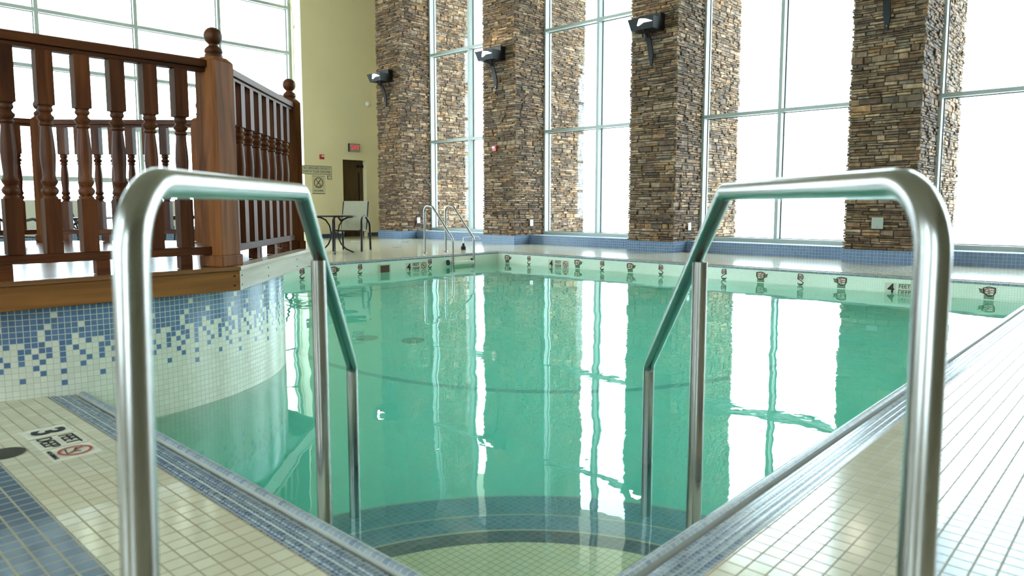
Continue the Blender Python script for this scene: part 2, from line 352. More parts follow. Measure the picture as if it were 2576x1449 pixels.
def window(n, axis, plane, a0, a1, z0, z1, mull, trans, depth=.2, fw=.06):
    """axis 'y': window in the plane X=plane, spanning Y a0..a1; axis 'x': plane Y"""
    e = struct(empty('window_%d' % n, (plane, a0, 0) if axis == 'y' else (a0, plane, 0)))
    L = a1-a0
    def bxx(mb, p0, p1, q0, q1, zz0, zz1):    # p across plane (depth), q along
        if axis == 'y': mb.box(p0, p1, q0, q1, zz0, zz1)
        else: mb.box(q0, q1, p0, p1, zz0, zz1)
    fr = MB(); bxx(fr, 0, depth, 0, fw, z0, z1); bxx(fr, 0, depth, L-fw, L, z0, z1); bxx(fr, .001, depth, fw, L-fw, z0, z0+.07); bxx(fr, .001, depth, fw, L-fw, z1-.07, z1)
    fr.build('window_frame', M['alu'], e)
    cuts = [m_-a0 for m_ in mull]; xs = [fw]+[v for c_ in cuts for v in (c_-fw/2, c_+fw/2)]+[L-fw]
    for c_ in cuts: q = MB(); bxx(q, .002, depth-.002, c_-fw/2, c_+fw/2, z0+.07, z1-.07); q.build('mullion', M['alu'], e)
    for z in trans:
        q = MB()
        for i in range(0, len(xs), 2): bxx(q, .004, depth-.004, xs[i], xs[i+1], z-fw/2, z+fw/2)
        q.build('transom', M['alu'], e)
    gk = MB(); pn = MB(); zs = [z0+.07]+[v for z in trans for v in (z-fw/2, z+fw/2)]+[z1-.07]
    for i in range(0, len(xs), 2):
        for j in range(0, len(zs), 2):
            x0_, x1_, zz0, zz1 = xs[i], xs[i+1], zs[j], zs[j+1]; g_ = .012
            bxx(pn, depth*.72, depth*.72+.012, x0_, x1_, zz0, zz1)
            p0, p1 = depth*.72-.012, depth*.72-.001
            bxx(gk, p0, p1, x0_, x0_+g_, zz0, zz1); bxx(gk, p0, p1, x1_-g_, x1_, zz0, zz1); bxx(gk, p0, p1, x0_+g_, x1_-g_, zz0, zz0+g_); bxx(gk, p0, p1, x0_+g_, x1_-g_, zz1-g_, zz1)
    pn.build('pane', M['glass'], e); gk.build('gasket', M['gasket'], e)
    return e
for i in range(len(CY)-1):
    a, b_ = CY[i]+CW, CY[i+1]
    window(i+1, 'y', X1, a, b_, .20, 7.1, [(a+b_)/2], [2.50, 4.70], .2)
window(6, 'x', Y1-.12, WX0, WX1, .28, 7.0, [WX1-1.87*k for k in (1,2,3,4,5)][::-1], [1.40, 2.52, 3.63, 4.74, 5.86], .14, .072)

for i, (a, b_) in enumerate(ADDED_WIN): window(7+i, 'y', X0-.18, a, b_, .6, 5.6, [(a+b_)/2], [2.2, 3.9], .15)  # added unseen windows that brighten the column fronts
# outside: ground, eaves, lamp post
def outside():
    g = MB()
    for (x0, x1, y0, y1) in ((12.65, 200, -150, 200), (-150, 12.65, 17.25, 200), (-150, X0-.22, -150, 17.25)): g.face([(x0,y0,-.25),(x1,y0,-.25),(x1,y1,-.25),(x0,y1,-.25)])
    tag(g.build('outdoor_ground', M['paleground']), 'pale overexposed open ground outside the tall windows', 'ground', kind='structure')
    s = MB(); s.box(12.65, 16.6, -30, 22, 7.9, 8.1); s.box(-30, 12.65, 17.25, 22.5, 7.9, 8.1)
    tag(s.build('roof_soffit', M['soffit']), kind='structure')
    lp = empty('lamp_post', (60, 23, -.25), label='faint tall lamp post standing outside beyond the window with the wide white panes', cat='lamp post')
    gm = pbr('galvanised pole', (.5,.52,.55), .5)
    MB().tube([(0,0,0),(0,0,6.2)], [.12,.07], 10).build('pole', gm, lp, smooth=True)
    MB().box(-.2,.2,-.05,1.3,6.1,6.3).build('lamp_head', gm, lp, bevel=.03)
outside()

# ------------------------------------------------------------ pool
pool = empty('swimming_pool', (PX0, PY0, 0), label='rectangular indoor swimming pool with pale tile walls, blue gutter edge and corner steps', cat='swimming pool')
def P(mb, name, mats, **k):   # child of the pool from world coordinates
    mb.v = [(x-PX0, y-PY0, z) for x, y, z in mb.v]; return mb.build(name, mats, pool, **k)
w = MB()
w.face([(PX0,PY0,-.03),(PX1,PY0,-.03),(PX1,PY0,PB),(PX0,PY0,PB)],0); w.face([(PX0,PY1,-.03),(PX1,PY1,-.03),(PX1,PY1,PB),(PX0,PY1,PB)],0)
w.face([(PX0,PY0,-.03),(PX0,PY1,-.03),(PX0,PY1,PB),(PX0,PY0,PB)],1); w.face([(PX1,PY0,-.03),(PX1,PY1,-.03),(PX1,PY1,PB),(PX1,PY0,PB)],1)
P(w, 'pool_wall', [M['wall_xz'], M['wall_yz']])
w = MB(); w.face([(PX0,PY0,PB),(PX1,PY0,PB),(PX1,PY1,PB),(PX0,PY1,PB)]); P(w, 'pool_floor', M['pfloor'])
# ring line on the pool floor
w = MB(); n = 96; cxr, cyr = 6.35, 5.35
for i in range(n):
    a0, a1 = 2*PI*i/n, 2*PI*(i+1)/n
    q = [(cxr+r_*math.cos(a), cyr+r_*math.sin(a), PB+.004) for r_, a in ((3.02,a0),(3.09,a0),(3.09,a1),(3.02,a1))]
    if all(PX0 < p[0] < PX1 and PY0 < p[1] < PY1 for p in q): w.face(q)
P(w, 'floor_line', M['stepb'])
# gutter: profile swept round the rim
prof = [(0,0),(.006,-.004),(.024,-.006),(.026,-.003),(.030,-.003),(.032,-.007),(.050,-.008),(.052,-.005),(.056,-.005),(.058,-.009),(.076,-.010),(.078,-.007),(.082,-.007),(.084,-.011),(.112,-.013),(.118,-.024),(.124,-.024),(.130,-.008),(.138,-.002),(.150,-.002),(.157,-.005),(.160,-.012),(.160,-.032)]
w = MB(); rings = []
for dd, z in prof: rings.append([(GX0+dd, GY0+dd, z), (GX1-dd, GY0+dd, z), (GX1-dd, GY1-dd, z), (GX0+dd, GY1-dd, z)])
for j in range(len(rings)-1):
    for i in range(4):
        k = (i+1) % 4; w.face([rings[j][i], rings[j][k], rings[j+1][k], rings[j+1][i]], {0: 2, 15: 1, 16: 1, 14: 1}.get(j, 3 if j >= 17 else 0))
P(w, 'gutter', [M['gutx'], pbr('gutter channel grime', (.30,.29,.25), .6), pbr('rusty joint', (.36,.22,.09), .7), M['lip']], smooth=False)
# quarter-round steps in the near corner
def step(r, z, zb, band):
    w = MB(); n = 40
    for i in range(n):
        a0, a1 = PI/2*i/n, PI/2*(i+1)/n
        pt = lambda r_, a, z_: (PX0+.001+r_*math.cos(a), PY0+.001+r_*math.sin(a), z_)
        w.face([pt(0,a0,z), pt(r-.09,a0,z), pt(r-.09,a1,z)], 0 if band else 1)
        w.face([pt(r-.09,a0,z), pt(r-.006,a0,z), pt(r-.006,a1,z), pt(r-.09,a1,z)], 2 if band else 1)
        w.face([pt(r-.006,a0,z), pt(r+.004,a0,z+.001), pt(r+.004,a1,z+.001), pt(r-.006,a1,z)], 3)
        w.face([pt(r,a0,z), pt(r,a0,zb), pt(r,a1,zb), pt(r,a1,z)], 1)
    return P(w, 'step', [M['stepc'], M['stepb'], M['stepd'], M['dtile']])
step(1.04, -.38, -.56, True); step(1.33, -.56, -.74, False); step(1.67, -.74, PB, False)
# skimmer opening in the far wall
w = MB(); w.box(6.77, 7.0, PY1-.012, PY1-.001, -.21, -.07, 0); w.box(6.80, 6.97, PY1-.016, PY1-.012, -.205, -.09, 1)
P(w, 'skimmer', [pbr('skimmer frame', (.55,.53,.36), .5), pbr('skimmer throat', (.09,.03,.015), .6)])
# round drains on the pool floor
for (x, y) in ((4.1, 5.75), (4.35, 5.35)):
    w = MB().lathe([(.11,0),(.11,.02),(.02,.03)], (x,y,PB), 24); P(w, 'floor_drain', M['drain'])
# mosaic pictures on the walls
def fish(kind):
    """flat tile picture in local XZ, facing -y; returns MB with red, dark, green"""
    w = MB(); th = .003
    def strip(pts, wd, mi):
        for a, b_ in zip(pts[:-1], pts[1:]):
            a = Vector(a); b_ = Vector(b_); d = (b_-a).normalized(); nn = Vector((-d.y, d.x))*wd/2
            q = [a-nn, b_-nn+d*wd/3, b_+nn+d*wd/3, a+nn]; w.prism([tuple(v) for v in q], 'y', -th, 0, mi)
    def cells(x0, x1, z0, z1, mi, s=.0115, keep=lambda x, z: True):
        x = x0
        while x < x1:
            z = z0
            while z < z1:
                if keep(x, z): w.box(x, x+s*.8, -th, 0, z, z+s*.8, mi)
                z += s
            x += s
    if kind == 0:   # wide fish
        strip([(-.045,.055),(.01,.065),(.05,.05),(.045,.0),(.01,-.03),(-.03,-.02),(-.045,.01),(-.045,.055)], .008, 0)
        cells(-.04,.03,-.01,.055,1, keep=lambda x,z: (x*31+z*17) % .03 < .021)
        cells(-.035,.035,-.06,-.02,2, keep=lambda x,z: abs(x+.002) < .04)
        strip([(.03,.03),(.085,.042),(.06,.0),(.03,-.01)], .006, 1); cells(.035,.07,.002,.034,2)
    else:           # upright sea horse shape
        strip([(-.02,.065),(.025,.07),(.03,.01),(.0,-.005),(-.03,-.03),(-.02,-.055),(.015,-.06),(.03,-.04)], .008, 0)
        cells(-.02,.02,.01,.055,1); strip([(-.02,.065),(-.03,.03),(-.015,.0)], .006, 0)
        cells(-.015,.012,-.075,-.045,2)
    w.v = [(x*1.22, y, z*1.12) for x, y, z in w.v]
    return w
def fishat(kind, wall, s, flip=False):
    w = fish(kind)
    if flip: w.v = [(-x, y, z) for x, y, z in w.v]
    zc = -.125
    if wall == 'far': w.v = [(PX1-.0005+y, s-x, z+zc) for x, y, z in w.v]
    else: w.v = [(s+x, PY1-.0005+y, z+zc) for x, y, z in w.v]
    o = P(w, 'fish_mosaic' if kind == 0 else 'seahorse_mosaic', [M['ink'], M['redink'], M['greenink']])
    o['label'] = 'red and green fish picture tile' if kind == 0 else 'red seahorse picture tile'
for s, k_, fl in ((8.93,0,0),(8.40,1,0),(7.31,0,0),(6.80,1,0),(6.26,0,0),(5.70,1,1),(4.67,1,0),(4.13,0,0),(3.58,1,1),(3.056,0,1),(1.465,0,1)): fishat(k_, 'far', s, fl)
for s, k_, fl in ((5.42,1,0),(5.95,0,0),(6.42,1,0),(7.83,1,0)): fishat(k_, 'left', s, fl)
def marker(num, mtx, name='depth_marker', size=1.0, floor=False):
    e = empty(name); e.parent = pool; e.matrix_local = Matrix.Translation((-PX0, -PY0, 0)) @ mtx
    pl = MB()
    for x in ((-.22,-.09),(-.075,.075),(.09,.24)):
        pl.box(x[0]*size, x[1]*size, -.075*size, .075*size, -.003, 0)
    pl.build('marker_tile', M['dtile'], e)
    I = Matrix.Translation
    text('digit', num, .15*size, M['ink'], e, I((-.15*size, 0, .0015)), 1.0, .004*size)
    text('lettering', 'FEET\nDEEP', .070*size, M['ink'], e, I((0, 0.0, .0015)), .9, 0)
    text('lettering', 'NO DIVING', .021*size, M['ink'], e, I((.165*size, -.062*size, .0015)), 1.0, -.0004)
    r = MB(); n = 28
    for i in range(n):
        a0, a1 = 2*PI*i/n, 2*PI*(i+1)/n; R0, R1 = .044*size, .054*size; cx_ = .165*size; cz = .008*size
        r.face([(cx_+R0*math.cos(a0), cz+R0*math.sin(a0), .003),(cx_+R1*math.cos(a0), cz+R1*math.sin(a0), .003),(cx_+R1*math.cos(a1), cz+R1*math.sin(a1), .003),(cx_+R0*math.cos(a1), cz+R0*math.sin(a1), .003)])
    k = .033*size
    r.face([(.165*size-k-.004, .008*size+k, .0035),(.165*size-k+.004, .008*size+k+.004, .0035),(.165*size+k+.004, .008*size-k, .0035),(.165*size+k-.004, .008*size-k-.004, .0035)])
    r.build('prohibition_ring', M['redink'], e, fix=False)
    g = MB()
    for a, b_, wd in (((-.028,.012),(.012,-.006),.010),((.0,0),(.024,.012),.006),((.0,-.004),(.022,-.018),.007),((-.03,-.024),(.02,-.03),.005)):
        a = Vector(a)*size; b_ = Vector(b_)*size; d = (b_-a).normalized(); nn = Vector((-d.y, d.x))*wd*size/2; o_ = Vector((.165*size, .008*size))
        g.face([(*(o_+v), .0028) for v in (a-nn, b_-nn, b_+nn, a+nn)])
    g.build('diver_figure', M['ink'], e, fix=False)
marker('4', frame((0,-1,0), (0,0,1), (PX1-.001, 2.33, -.152)))
marker('4', frame((0,-1,0), (0,0,1), (PX1-.001, 7.73, -.152)))
marker('4', frame((1,0,0), (0,0,1), (7.53, PY1-.001, -.152)))
marker('3', frame((0,-1,0), (1,0,0), (.735, 2.97, .0005)), size=1.0)

# water
w = MB(); e_ = .004
x0, x1, y0, y1 = PX0-e_, PX1+e_, PY0-e_, PY1+e_
w.box(x0, x1, y0, y1, PB-.01, WZ)
tag(w.build('pool_water', M['water']), 'still translucent green water filling the pool', 'water', kind='stuff')

# ------------------------------------------------------------ tub with wooden deck
OC = (1.18, 5.20); OR_ = 1.513; DC = (.960, 5.655); APO = 2.005; DT = .54; FB = .412
tub = empty('tiled_tub_wall', (*OC, 0), label='round raised tub wall with blue mosaic tiles dripping into cream tiles', cat='tub')
pat = {-6: (set(range(0,6))|{7,8,9,12}), -5: set(range(0,8)), -4: (set(range(0,7))|{8,10}), -3: (set(range(0,4))|{6,7,9,11}), -2: (set(range(0,3))|{4,5,7,8}),
       -1: ({0}|{2,3,4,5}), 0: (set(range(0,10))|{11,13}), 1: set(range(0,7)), 2: (set(range(0,5))|{7}), 3: (set(range(0,3))|{4,5,8,10}), 4: (set(range(0,7))|{9}), 5: set(range(0,6))}
nc = 360; pt_ = 2*PI*OR_/nc; rows = 68
me_v = []; me_f = []; me_m = []; uvs = []
for j in range(rows+1):
    for i in range(nc):
        a = 2*PI*i/nc; me_v.append((OR_*math.cos(a), OR_*math.sin(a), FB-.001-j*.0265))
for j in range(rows):
    for i in range(nc):
        k = (i+1) % nc; me_f.append((j*nc+i, (j+1)*nc+i, (j+1)*nc+k, j*nc+k)); c_ = (i+9) % 12 - 6
        me_m.append(1 if j in pat[c_] else 0); uvs += [(i*.0265, -j*.0265), (i*.0265, -(j+1)*.0265), ((i+1)*.0265, -(j+1)*.0265), ((i+1)*.0265, -j*.0265)]
me = bpy.data.meshes.new('mosaic_wall'); me.from_pydata(me_v, [], me_f); me.materials.append(M['tubc']); me.materials.append(M['tubb'])
me.polygons.foreach_set('material_index', me_m); uvl = me.uv_layers.new(name='UVMap')
for i, uv in enumerate(uvs): uvl.data[i].uv = uv
me.polygons.foreach_set('use_smooth', [True]*len(me.polygons))
o = bpy.data.objects.new('mosaic_wall', me); COL.objects.link(o); o.parent = tub
def octv(ap): s_ = ap*math.tan(PI/8); R_ = math.hypot(ap, s_); return [(R_*math.cos(math.radians(-112.5+45*k)), R_*math.sin(math.radians(-112.5+45*k))) for k in range(8)]
deck = empty('wooden_deck', (*DC, FB), label='octagonal stained wooden deck on top of the round mosaic tub wall', cat='deck')
H_ = DT-FB
# planks clipped to the octagon (running along x)
pl = MB(); y = -APO+.10; vv = octv(APO-.012)
def xr(y):
    xs_ = []
    for k in range(8):
        a, b_ = vv[k], vv[(k+1) % 8]
        if (a[1]-y)*(b_[1]-y) <= 0 and abs(a[1]-b_[1]) > 1e-6: xs_.append(a[0]+(b_[0]-a[0])*(y-a[1])/(b_[1]-a[1]))
    return (min(xs_), max(xs_)) if xs_ else None
while y < APO-.12:
    y2 = y+.088; r0, r1 = xr(y), xr(y2)
    if r0 and r1: pl.quadbox([(r0[0],y,H_-.03),(r0[1],y,H_-.03),(r1[1],y2,H_-.03),(r1[0],y2,H_-.03),(r0[0],y,H_),(r0[1],y,H_),(r1[1],y2,H_),(r1[0],y2,H_)])
    y += .094
pl.build('deck_planks', M['plank'], deck)
for k in range(8):
    a, b_ = octv(APO)[k], octv(APO)[(k+1) % 8]; L = math.dist(a, b_); ang = math.atan2(b_[1]-a[1], b_[0]-a[0])
    mid = ((a[0]+b_[0])/2, (a[1]+b_[1])/2, 0)
    t8 = math.tan(PI/8)
    q = MB(); q.prism([(-L/2, 0), (L/2, 0), (L/2-.03*t8, .03), (-L/2+.03*t8, .03)], 'z', 0, H_-.022)
    fa = q.build('fascia_board', M['fascia'] if k in (0,) else M['fasciagrey'], deck, loc=mid, rz=ang, bevel=.002)
    q = MB(); q.prism([(-L/2-.004, -.008), (L/2+.004, -.008), (L/2-.085*t8, .085), (-L/2+.085*t8, .085)], 'z', H_-.021, H_+.001)
    q.build('edge_board', M['edge'] if k in (0,) else M['fasciagrey'], deck, loc=mid, rz=ang, bevel=.003)
    if k in (0, 1, 2):
        for sx in (-L/2+.03, -L/2+.5, L/2-.5, L/2-.03):
            for z in (.025, .075): MB().box(sx-.005, sx+.005, -.002, 0, z, z+.008).build('nail', M['black'], fa)
# newels and railings
BP = [(0.030,0),(0.030,.01),(.022,.018),(.020,.03),(.030,.04),(.033,.055),(.026,.066),(.019,.072),(.025,.085),(.029,.097),(.021,.107)]
def baluster_mesh():
    # z from 0 (bottom rail top) to .93 (under top rail)
    q = MB(); h = .033; Z0, Z1 = .247, .666; Zt = .906
    q.box(-h, h, -h, h, 0, Z0); q.box(-h, h, -h, h, Z1, Zt)
    prof = [(0.0325,Z0),(0.0300,Z0+.008),(0.0238,Z0+.014),(0.0338,Z0+.026),(0.0363,Z0+.038),(0.0300,Z0+.050),(0.0238,Z0+.056),(0.0312,Z0+.068),(0.0350,Z0+.078),(0.0275,Z0+.092),
            (0.0263,Z0+.11),(0.0306,Z0+.17),(0.0319,Z0+.20),(0.0294,Z0+.25),(0.0250,Z0+.30),(0.0225,Z0+.325),(0.0300,Z0+.333),(0.0300,Z0+.339),(0.0225,Z0+.346),(0.0338,Z0+.358),(0.0350,Z0+.368),(0.0250,Z0+.378),(0.0225,Z0+.385),(0.0300,Z0+.394),(0.0312,Z0+.402),(0.0275,Z0+.412),(0.0325,Z1)]
    q.lathe(prof, (0,0,0), 14, cap=False)
    return q
bal_me = None
NV = octv(APO-.11)
NV[2] = (NV[2][0]-.045, NV[2][1]-.02); NV[4] = (NV[4][0]+.11, NV[4][1]-.11)
newel0 = None
nlab = ['near wooden newel post with ball finial beside the left end of the front railing', 'tallest looking wooden newel post with ball finial at the near corner of the deck', 'wooden newel post with ball finial in front of the white window reveal',
        'wooden newel post half hidden behind the near corner newel', 'far wooden newel post with its finial behind the second front baluster', 'wooden newel post at the far left corner of the deck']
for k in (1, 2, 3, 4, 0, 5):
    lab = nlab[k]
    if newel0 is None:
        e = empty('newel_post'); q = MB(); h = .0675
        q.box(-h,h,-h,h,.06,1.075); b0 = len(q.v)
        q.quadbox([(-h,-h,1.075),(h,-h,1.075),(h,h,1.075),(-h,h,1.075),(-.045,-.045,1.10),(.045,-.045,1.10),(.045,.045,1.10),(-.045,.045,1.10)])
        q.build('shaft', M['newel'], e, bevel=.004)
        MB().box(-.078,.078,-.078,.078,.001,.062).build('plinth', M['newel'], e, bevel=.006)
        fp = [(.045,1.10),(.045,1.112),(.040,1.118),(.046,1.128),(.044,1.14),(.034,1.152),(.025,1.158),(.024,1.166)]
        for i in range(13): a = -1.2+ (PI/2+1.2)*i/12; fp.append((max(.001,.0465*math.cos(a)), 1.209+.0465*math.sin(a)))
        MB().lathe(fp, n=24).build('ball_finial', M['woodz'], e, smooth=True); newel0 = e
    else: e = copy_tree(newel0)
    e.location = (DC[0]+NV[k][0], DC[1]+NV[k][1], DT); e.rotation_euler = (0, 0, math.radians(-22.5+45*k))
    tag(e, lab, 'newel post', 'newel posts of the wooden deck')
rlab = ['front wooden railing with thick turned balusters nearest the viewer', 'angled wooden railing right of the near corner newel, seen almost end on', 'wooden railing behind the angled right hand railing',
        'rear wooden railing seen between the front balusters', 'rear wooden railing left of the far newel post']
def railing(k, lab, nb, skip=0):
    a, b_ = NV[k], NV[(k+1) % 8]; L = math.dist(a, b_); ang = math.atan2(b_[1]-a[1], b_[0]-a[0])
    e = empty('wooden_railing', (DC[0]+a[0], DC[1]+a[1], DT), ang, label=lab, cat='railing', group='railings around the deck')
    s0, s1 = .062, L-.062
    q = MB(); q.prism([(-.030,1.017),(.030,1.017),(.030,1.036),(-.030,1.036)], 'x', s0, s1); q.prism([(-.044,1.037),(.044,1.037),(.044,1.072),(.03,1.082),(-.03,1.082),(-.044,1.072)], 'x', s0, s1)
    q.build('top_rail', M['woodx'], e, bevel=.003)
    MB().box(s0, s1, -.028, .028, .067, .109).build('bottom_rail', M['woodx'], e, bevel=.003)
    nbk = 4
    for i in range(nbk): x = L*(i+.5)/nbk; MB().box(x-.03, x+.03, -.026, .026, .001, .066).build('spacer_block', M['woodx'], e)
    global bal_me
    for i in range(nb):
        x = .188 + (L-.376)*i/(nb-1)
        if bal_me is None:
            q = baluster_mesh(); o = q.build('baluster', M['woodz'], e, smooth=True, bevel=0); bal_me = o.data
        else: o = bpy.data.objects.new('baluster', bal_me); COL.objects.link(o); o.parent = e
        o.location = (x, 0, .110)
    return e
rlab += ['', '', 'angled wooden railing left of the front railing, off to the left of the view']
for k in (0, 1, 2, 3, 4, 7): railing(k, rlab[k], 9 if k == 0 else 8)

# ------------------------------------------------------------ stainless handrails
def handrail(name, A, AT, B, C3, P2, lab, zt=.905):
    """A near post xy, B top bend xy, C3 water post xy"""
    e = empty(name, (*A, 0), label=lab, cat='handrail', group='stainless handrails at the pool steps')
    r = .0228; L = lambda p, z: (p[0]-A[0], p[1]-A[1], z)
    path = bend([L(A, .001), L(AT, zt-.004), L(B, zt), L(C3, .215), L(C3, -.735)], [.115, .05, .05], 12)
    MB().tube(path, r, 28).build('rail_tube', M['metal'], e, smooth=True)
    MB().tube([L(P2, -.555 if math.dist(P2,(PX0,PY0)) < 1.33 else -.735), L(P2, .70)], r, 28).build('support_post', M['metal'], e, smooth=True)
    MB().lathe([(.055,.001),(.055,.006),(.03,.014)], n=24).build('base_flange', M['metal'], e, smooth=True)
    return e
handrail('pool_handrail', (.300, .926), (.347, 1.005), (1.043, 1.755), (1.648, 2.420), (1.195, 1.922), 'left stainless steel handrail at the pool steps, in front of the wooden deck')
handrail('pool_handrail', (.995, .212), (1.092, .236), (1.765, .870), (2.488, 1.541), (1.935, 1.028), 'right stainless steel handrail at the pool steps, in front of the stone columns')

# ladder at the far side
lad = empty('pool_ladder', (8.52, 9.8, 0), label='stainless pool ladder with cream treads at the far edge of the pool', cat='ladder')
for sx in (-.25, .25):
    path = bend([(sx,0,.001),(sx,0,.82),(sx,-.13,.86),(sx,-.73,.30),(sx,-.73,-1.0)], [.09,.04,.10], 8)
    path = bend([(sx,0,.001),(sx,0,.86),(sx,-.22,.83),(sx,-.74,.28),(sx,-.74,-1.0)], [.10,.06,.10], 8)
    MB().tube(path, .0205, 16).build('side_rail', M['metal'], lad, smooth=True)
    MB().lathe([(.045,.001),(.045,.008),(.024,.02)], (sx,0,0), 20).build('flange', M['metal'], lad, smooth=True)
for z in (-.13, -.42, -.71):
    MB().box(-.232,.232,-.78,-.66,z-.035,z+.02).build('tread', M['tread'], lad, bevel=.008)
for sx in (-.29, .29): MB().lathe([(.02,-.05),(.032,-.03),(.032,.02),(.02,.04)], (sx,-.66,-.12), 14).build('bumper', M['gasket'], lad, smooth=True)
# small bent rod fixture
e = empty('rope_hook', (9.45, 10.05, 0), label='small black deck mount with thin bent white rod beside the pool ladder', cat='hook')
MB().lathe([(.05,.001),(.05,.06),(.025,.08),(.02,.13)], n=14).build('mount', M['black'], e, smooth=True)
MB().tube(bend([(0,0,.12),(0,0,.24),(.36,-.05,.25),(.40,-.06,.20)], .02, 4), .009, 8).build('rod', M['white'], e, smooth=True)

# ------------------------------------------------------------ stone columns
def hashrnd(seed): return random.Random(seed)
PAL = [(.22,.120,.056),(.28,.165,.085),(.34,.215,.12),(.18,.098,.05),(.26,.165,.10),(.15,.085,.05),(.30,.195,.12),(.21,.145,.098),(.24,.125,.052)]
def stones(seed, ztop):
    rd = hashrnd(seed); v = []; f = []; c = []
    def stone(o, t, nrm, s0, s1, z0, z1, pr):
        g = .0045; b = len(v); s0 += g; s1 -= g; z0 += g; z1 -= g
        ch = min(.008, (z1-z0)*.22); k = rd.uniform
        col = rd.choice(PAL); m_ = k(.48, 1.32); col = (col[0]*m_, col[1]*m_, col[2]*m_, 1)
        j = lambda: k(-.003, .003)
        q_ = min(.006, (z1-z0)*.16); r4 = [(k(-q_,q_), k(-q_,q_)) for _ in range(4)]
        ring0 = [(s0,z0,-.03),(s1,z0,-.03),(s1,z1,-.03),(s0,z1,-.03)]
        ring1 = [(s0,z0,pr-.008),(s1,z0,pr-.008),(s1,z1,pr-.008),(s0,z1,pr-.008)]
        ring1 = [(a_+r4[i_][0], b_+r4[i_][1], c_) for i_, (a_, b_, c_) in enumerate(ring1)]
        ring2 = [(s0+ch+r4[0][0],z0+ch+r4[0][1],pr+j()),(s1-ch+r4[1][0],z0+ch+r4[1][1],pr+j()),(s1-ch+r4[2][0],z1-ch+r4[2][1],pr+j()),(s0+ch+r4[3][0],z1-ch+r4[3][1],pr+j())]
        for R_ in (ring0, ring1, ring2):
            for s_, z_, d_ in R_: v.append((o[0]+t[0]*s_+nrm[0]*d_, o[1]+t[1]*s_+nrm[1]*d_, z_))
        for a in (0, 4):
            for i in range(4): q = (i+1) % 4; f.append((b+a+i, b+a+q, b+a+4+q, b+a+4+i)); c.append(col)
        f.append((b+8, b+9, b+10, b+11)); c.append(col)
    z = .20
    D = CXB-CXF
    # faces: origin, tangent, normal, length, overhang start/end
    faces = [((0,CW),(0,-1),(-1,0),CW),((0,0),(1,0),(0,-1),D),((D,CW),(-1,0),(0,1),D)]
    while z < ztop:
        h = rd.choice([.028,.034,.04,.045,.05,.06,.075,.095])
        if z+h > ztop: h = ztop-z+.001
        for fi, (o, t, nrm, L) in enumerate(faces):
            s = -rd.uniform(.0, .03) if fi != 1 else -rd.uniform(0,.03)
            end = L+rd.uniform(.0,.03)
            while s < end-.001:
                w_ = (rd.uniform(.07, .34) if h < .06 else rd.uniform(.10, .32))*(1 if fi == 0 else .75)
                s2 = min(s+w_, end)
                if end-s2 < .05: s2 = end
                big = h >= .06 and rd.random() < .45
                if h < .055 or big: stone(o, t, nrm, s, s2, z, z+h, rd.uniform(.004, .040))
                else:
                    nsub = 2; cut = rd.uniform(.38,.62)*h
                    stone(o, t, nrm, s, s2, z, z+cut, rd.uniform(.004,.040)); stone(o, t, nrm, s, s2, z+cut, z+h, rd.uniform(.004,.040))
                s = s2
        z += h
    me = bpy.data.meshes.new('stone_cladding'); me.from_pydata(v, [], f); me.materials.append(M['stone'])
    ca = me.color_attributes.new('stone_colour', 'FLOAT_COLOR', 'CORNER'); data = []
    for p, col in zip(me.polygons, c): data += list(col)*p.loop_total
    ca.data.foreach_set('color', data)
    bm = bmesh.new(); bm.from_mesh(me); bmesh.ops.recalc_face_normals(bm, faces=bm.faces); bm.to_mesh(me); bm.free()
    return me
ORD = {5: 'stacked stone column beside the yellow wall, farthest from the viewer', 4: 'stacked stone column behind the pool ladder, with a red alarm', 3: 'stacked stone column left of the right handrail', 2: 'stacked stone column behind the top of the right handrail, widest in view'}
def column(i):
    y = CY[i]
    e = empty('stone_column', (CXF, y, 0), label=ORD.get(i, 'stacked stone column outside the right edge of the view'), cat='column', group='stone columns along the window wall')
    MB().box(.0, CXB-CXF, .0, CW, .19, 7.88).build('core', M['stonecore'], e)
    if i >= 2: o = bpy.data.objects.new('stone_cladding', stones(i*7+1, 7.6))
    else: o = bpy.data.objects.new('stone_cladding', [q for q in bpy.data.meshes if q.name.startswith('stone_cladding')][0])
    COL.objects.link(o); o.parent = e
    b = MB(); x0_, x1_, y0_, y1_ = -.04, 1.2, -.03, CW+.03
    b.face([(x0_,y0_,0),(x0_,y1_,0),(x0_,y1_,.2),(x0_,y0_,.2)], 0); b.face([(x0_,y0_,0),(x1_,y0_,0),(x1_,y0_,.2),(x0_,y0_,.2)], 1); b.face([(x0_,y1_,0),(x1_,y1_,0),(x1_,y1_,.2),(x0_,y1_,.2)], 1)
    b.face([(x0_,y0_,.2),(x1_,y0_,.2),(x1_,y1_,.2),(x0_,y1_,.2)], 0)
    b.build('tile_base', [M['base_yz'], M['base_xz']], e)
    return e
for i in (5, 4, 3, 2, 1): column(i)

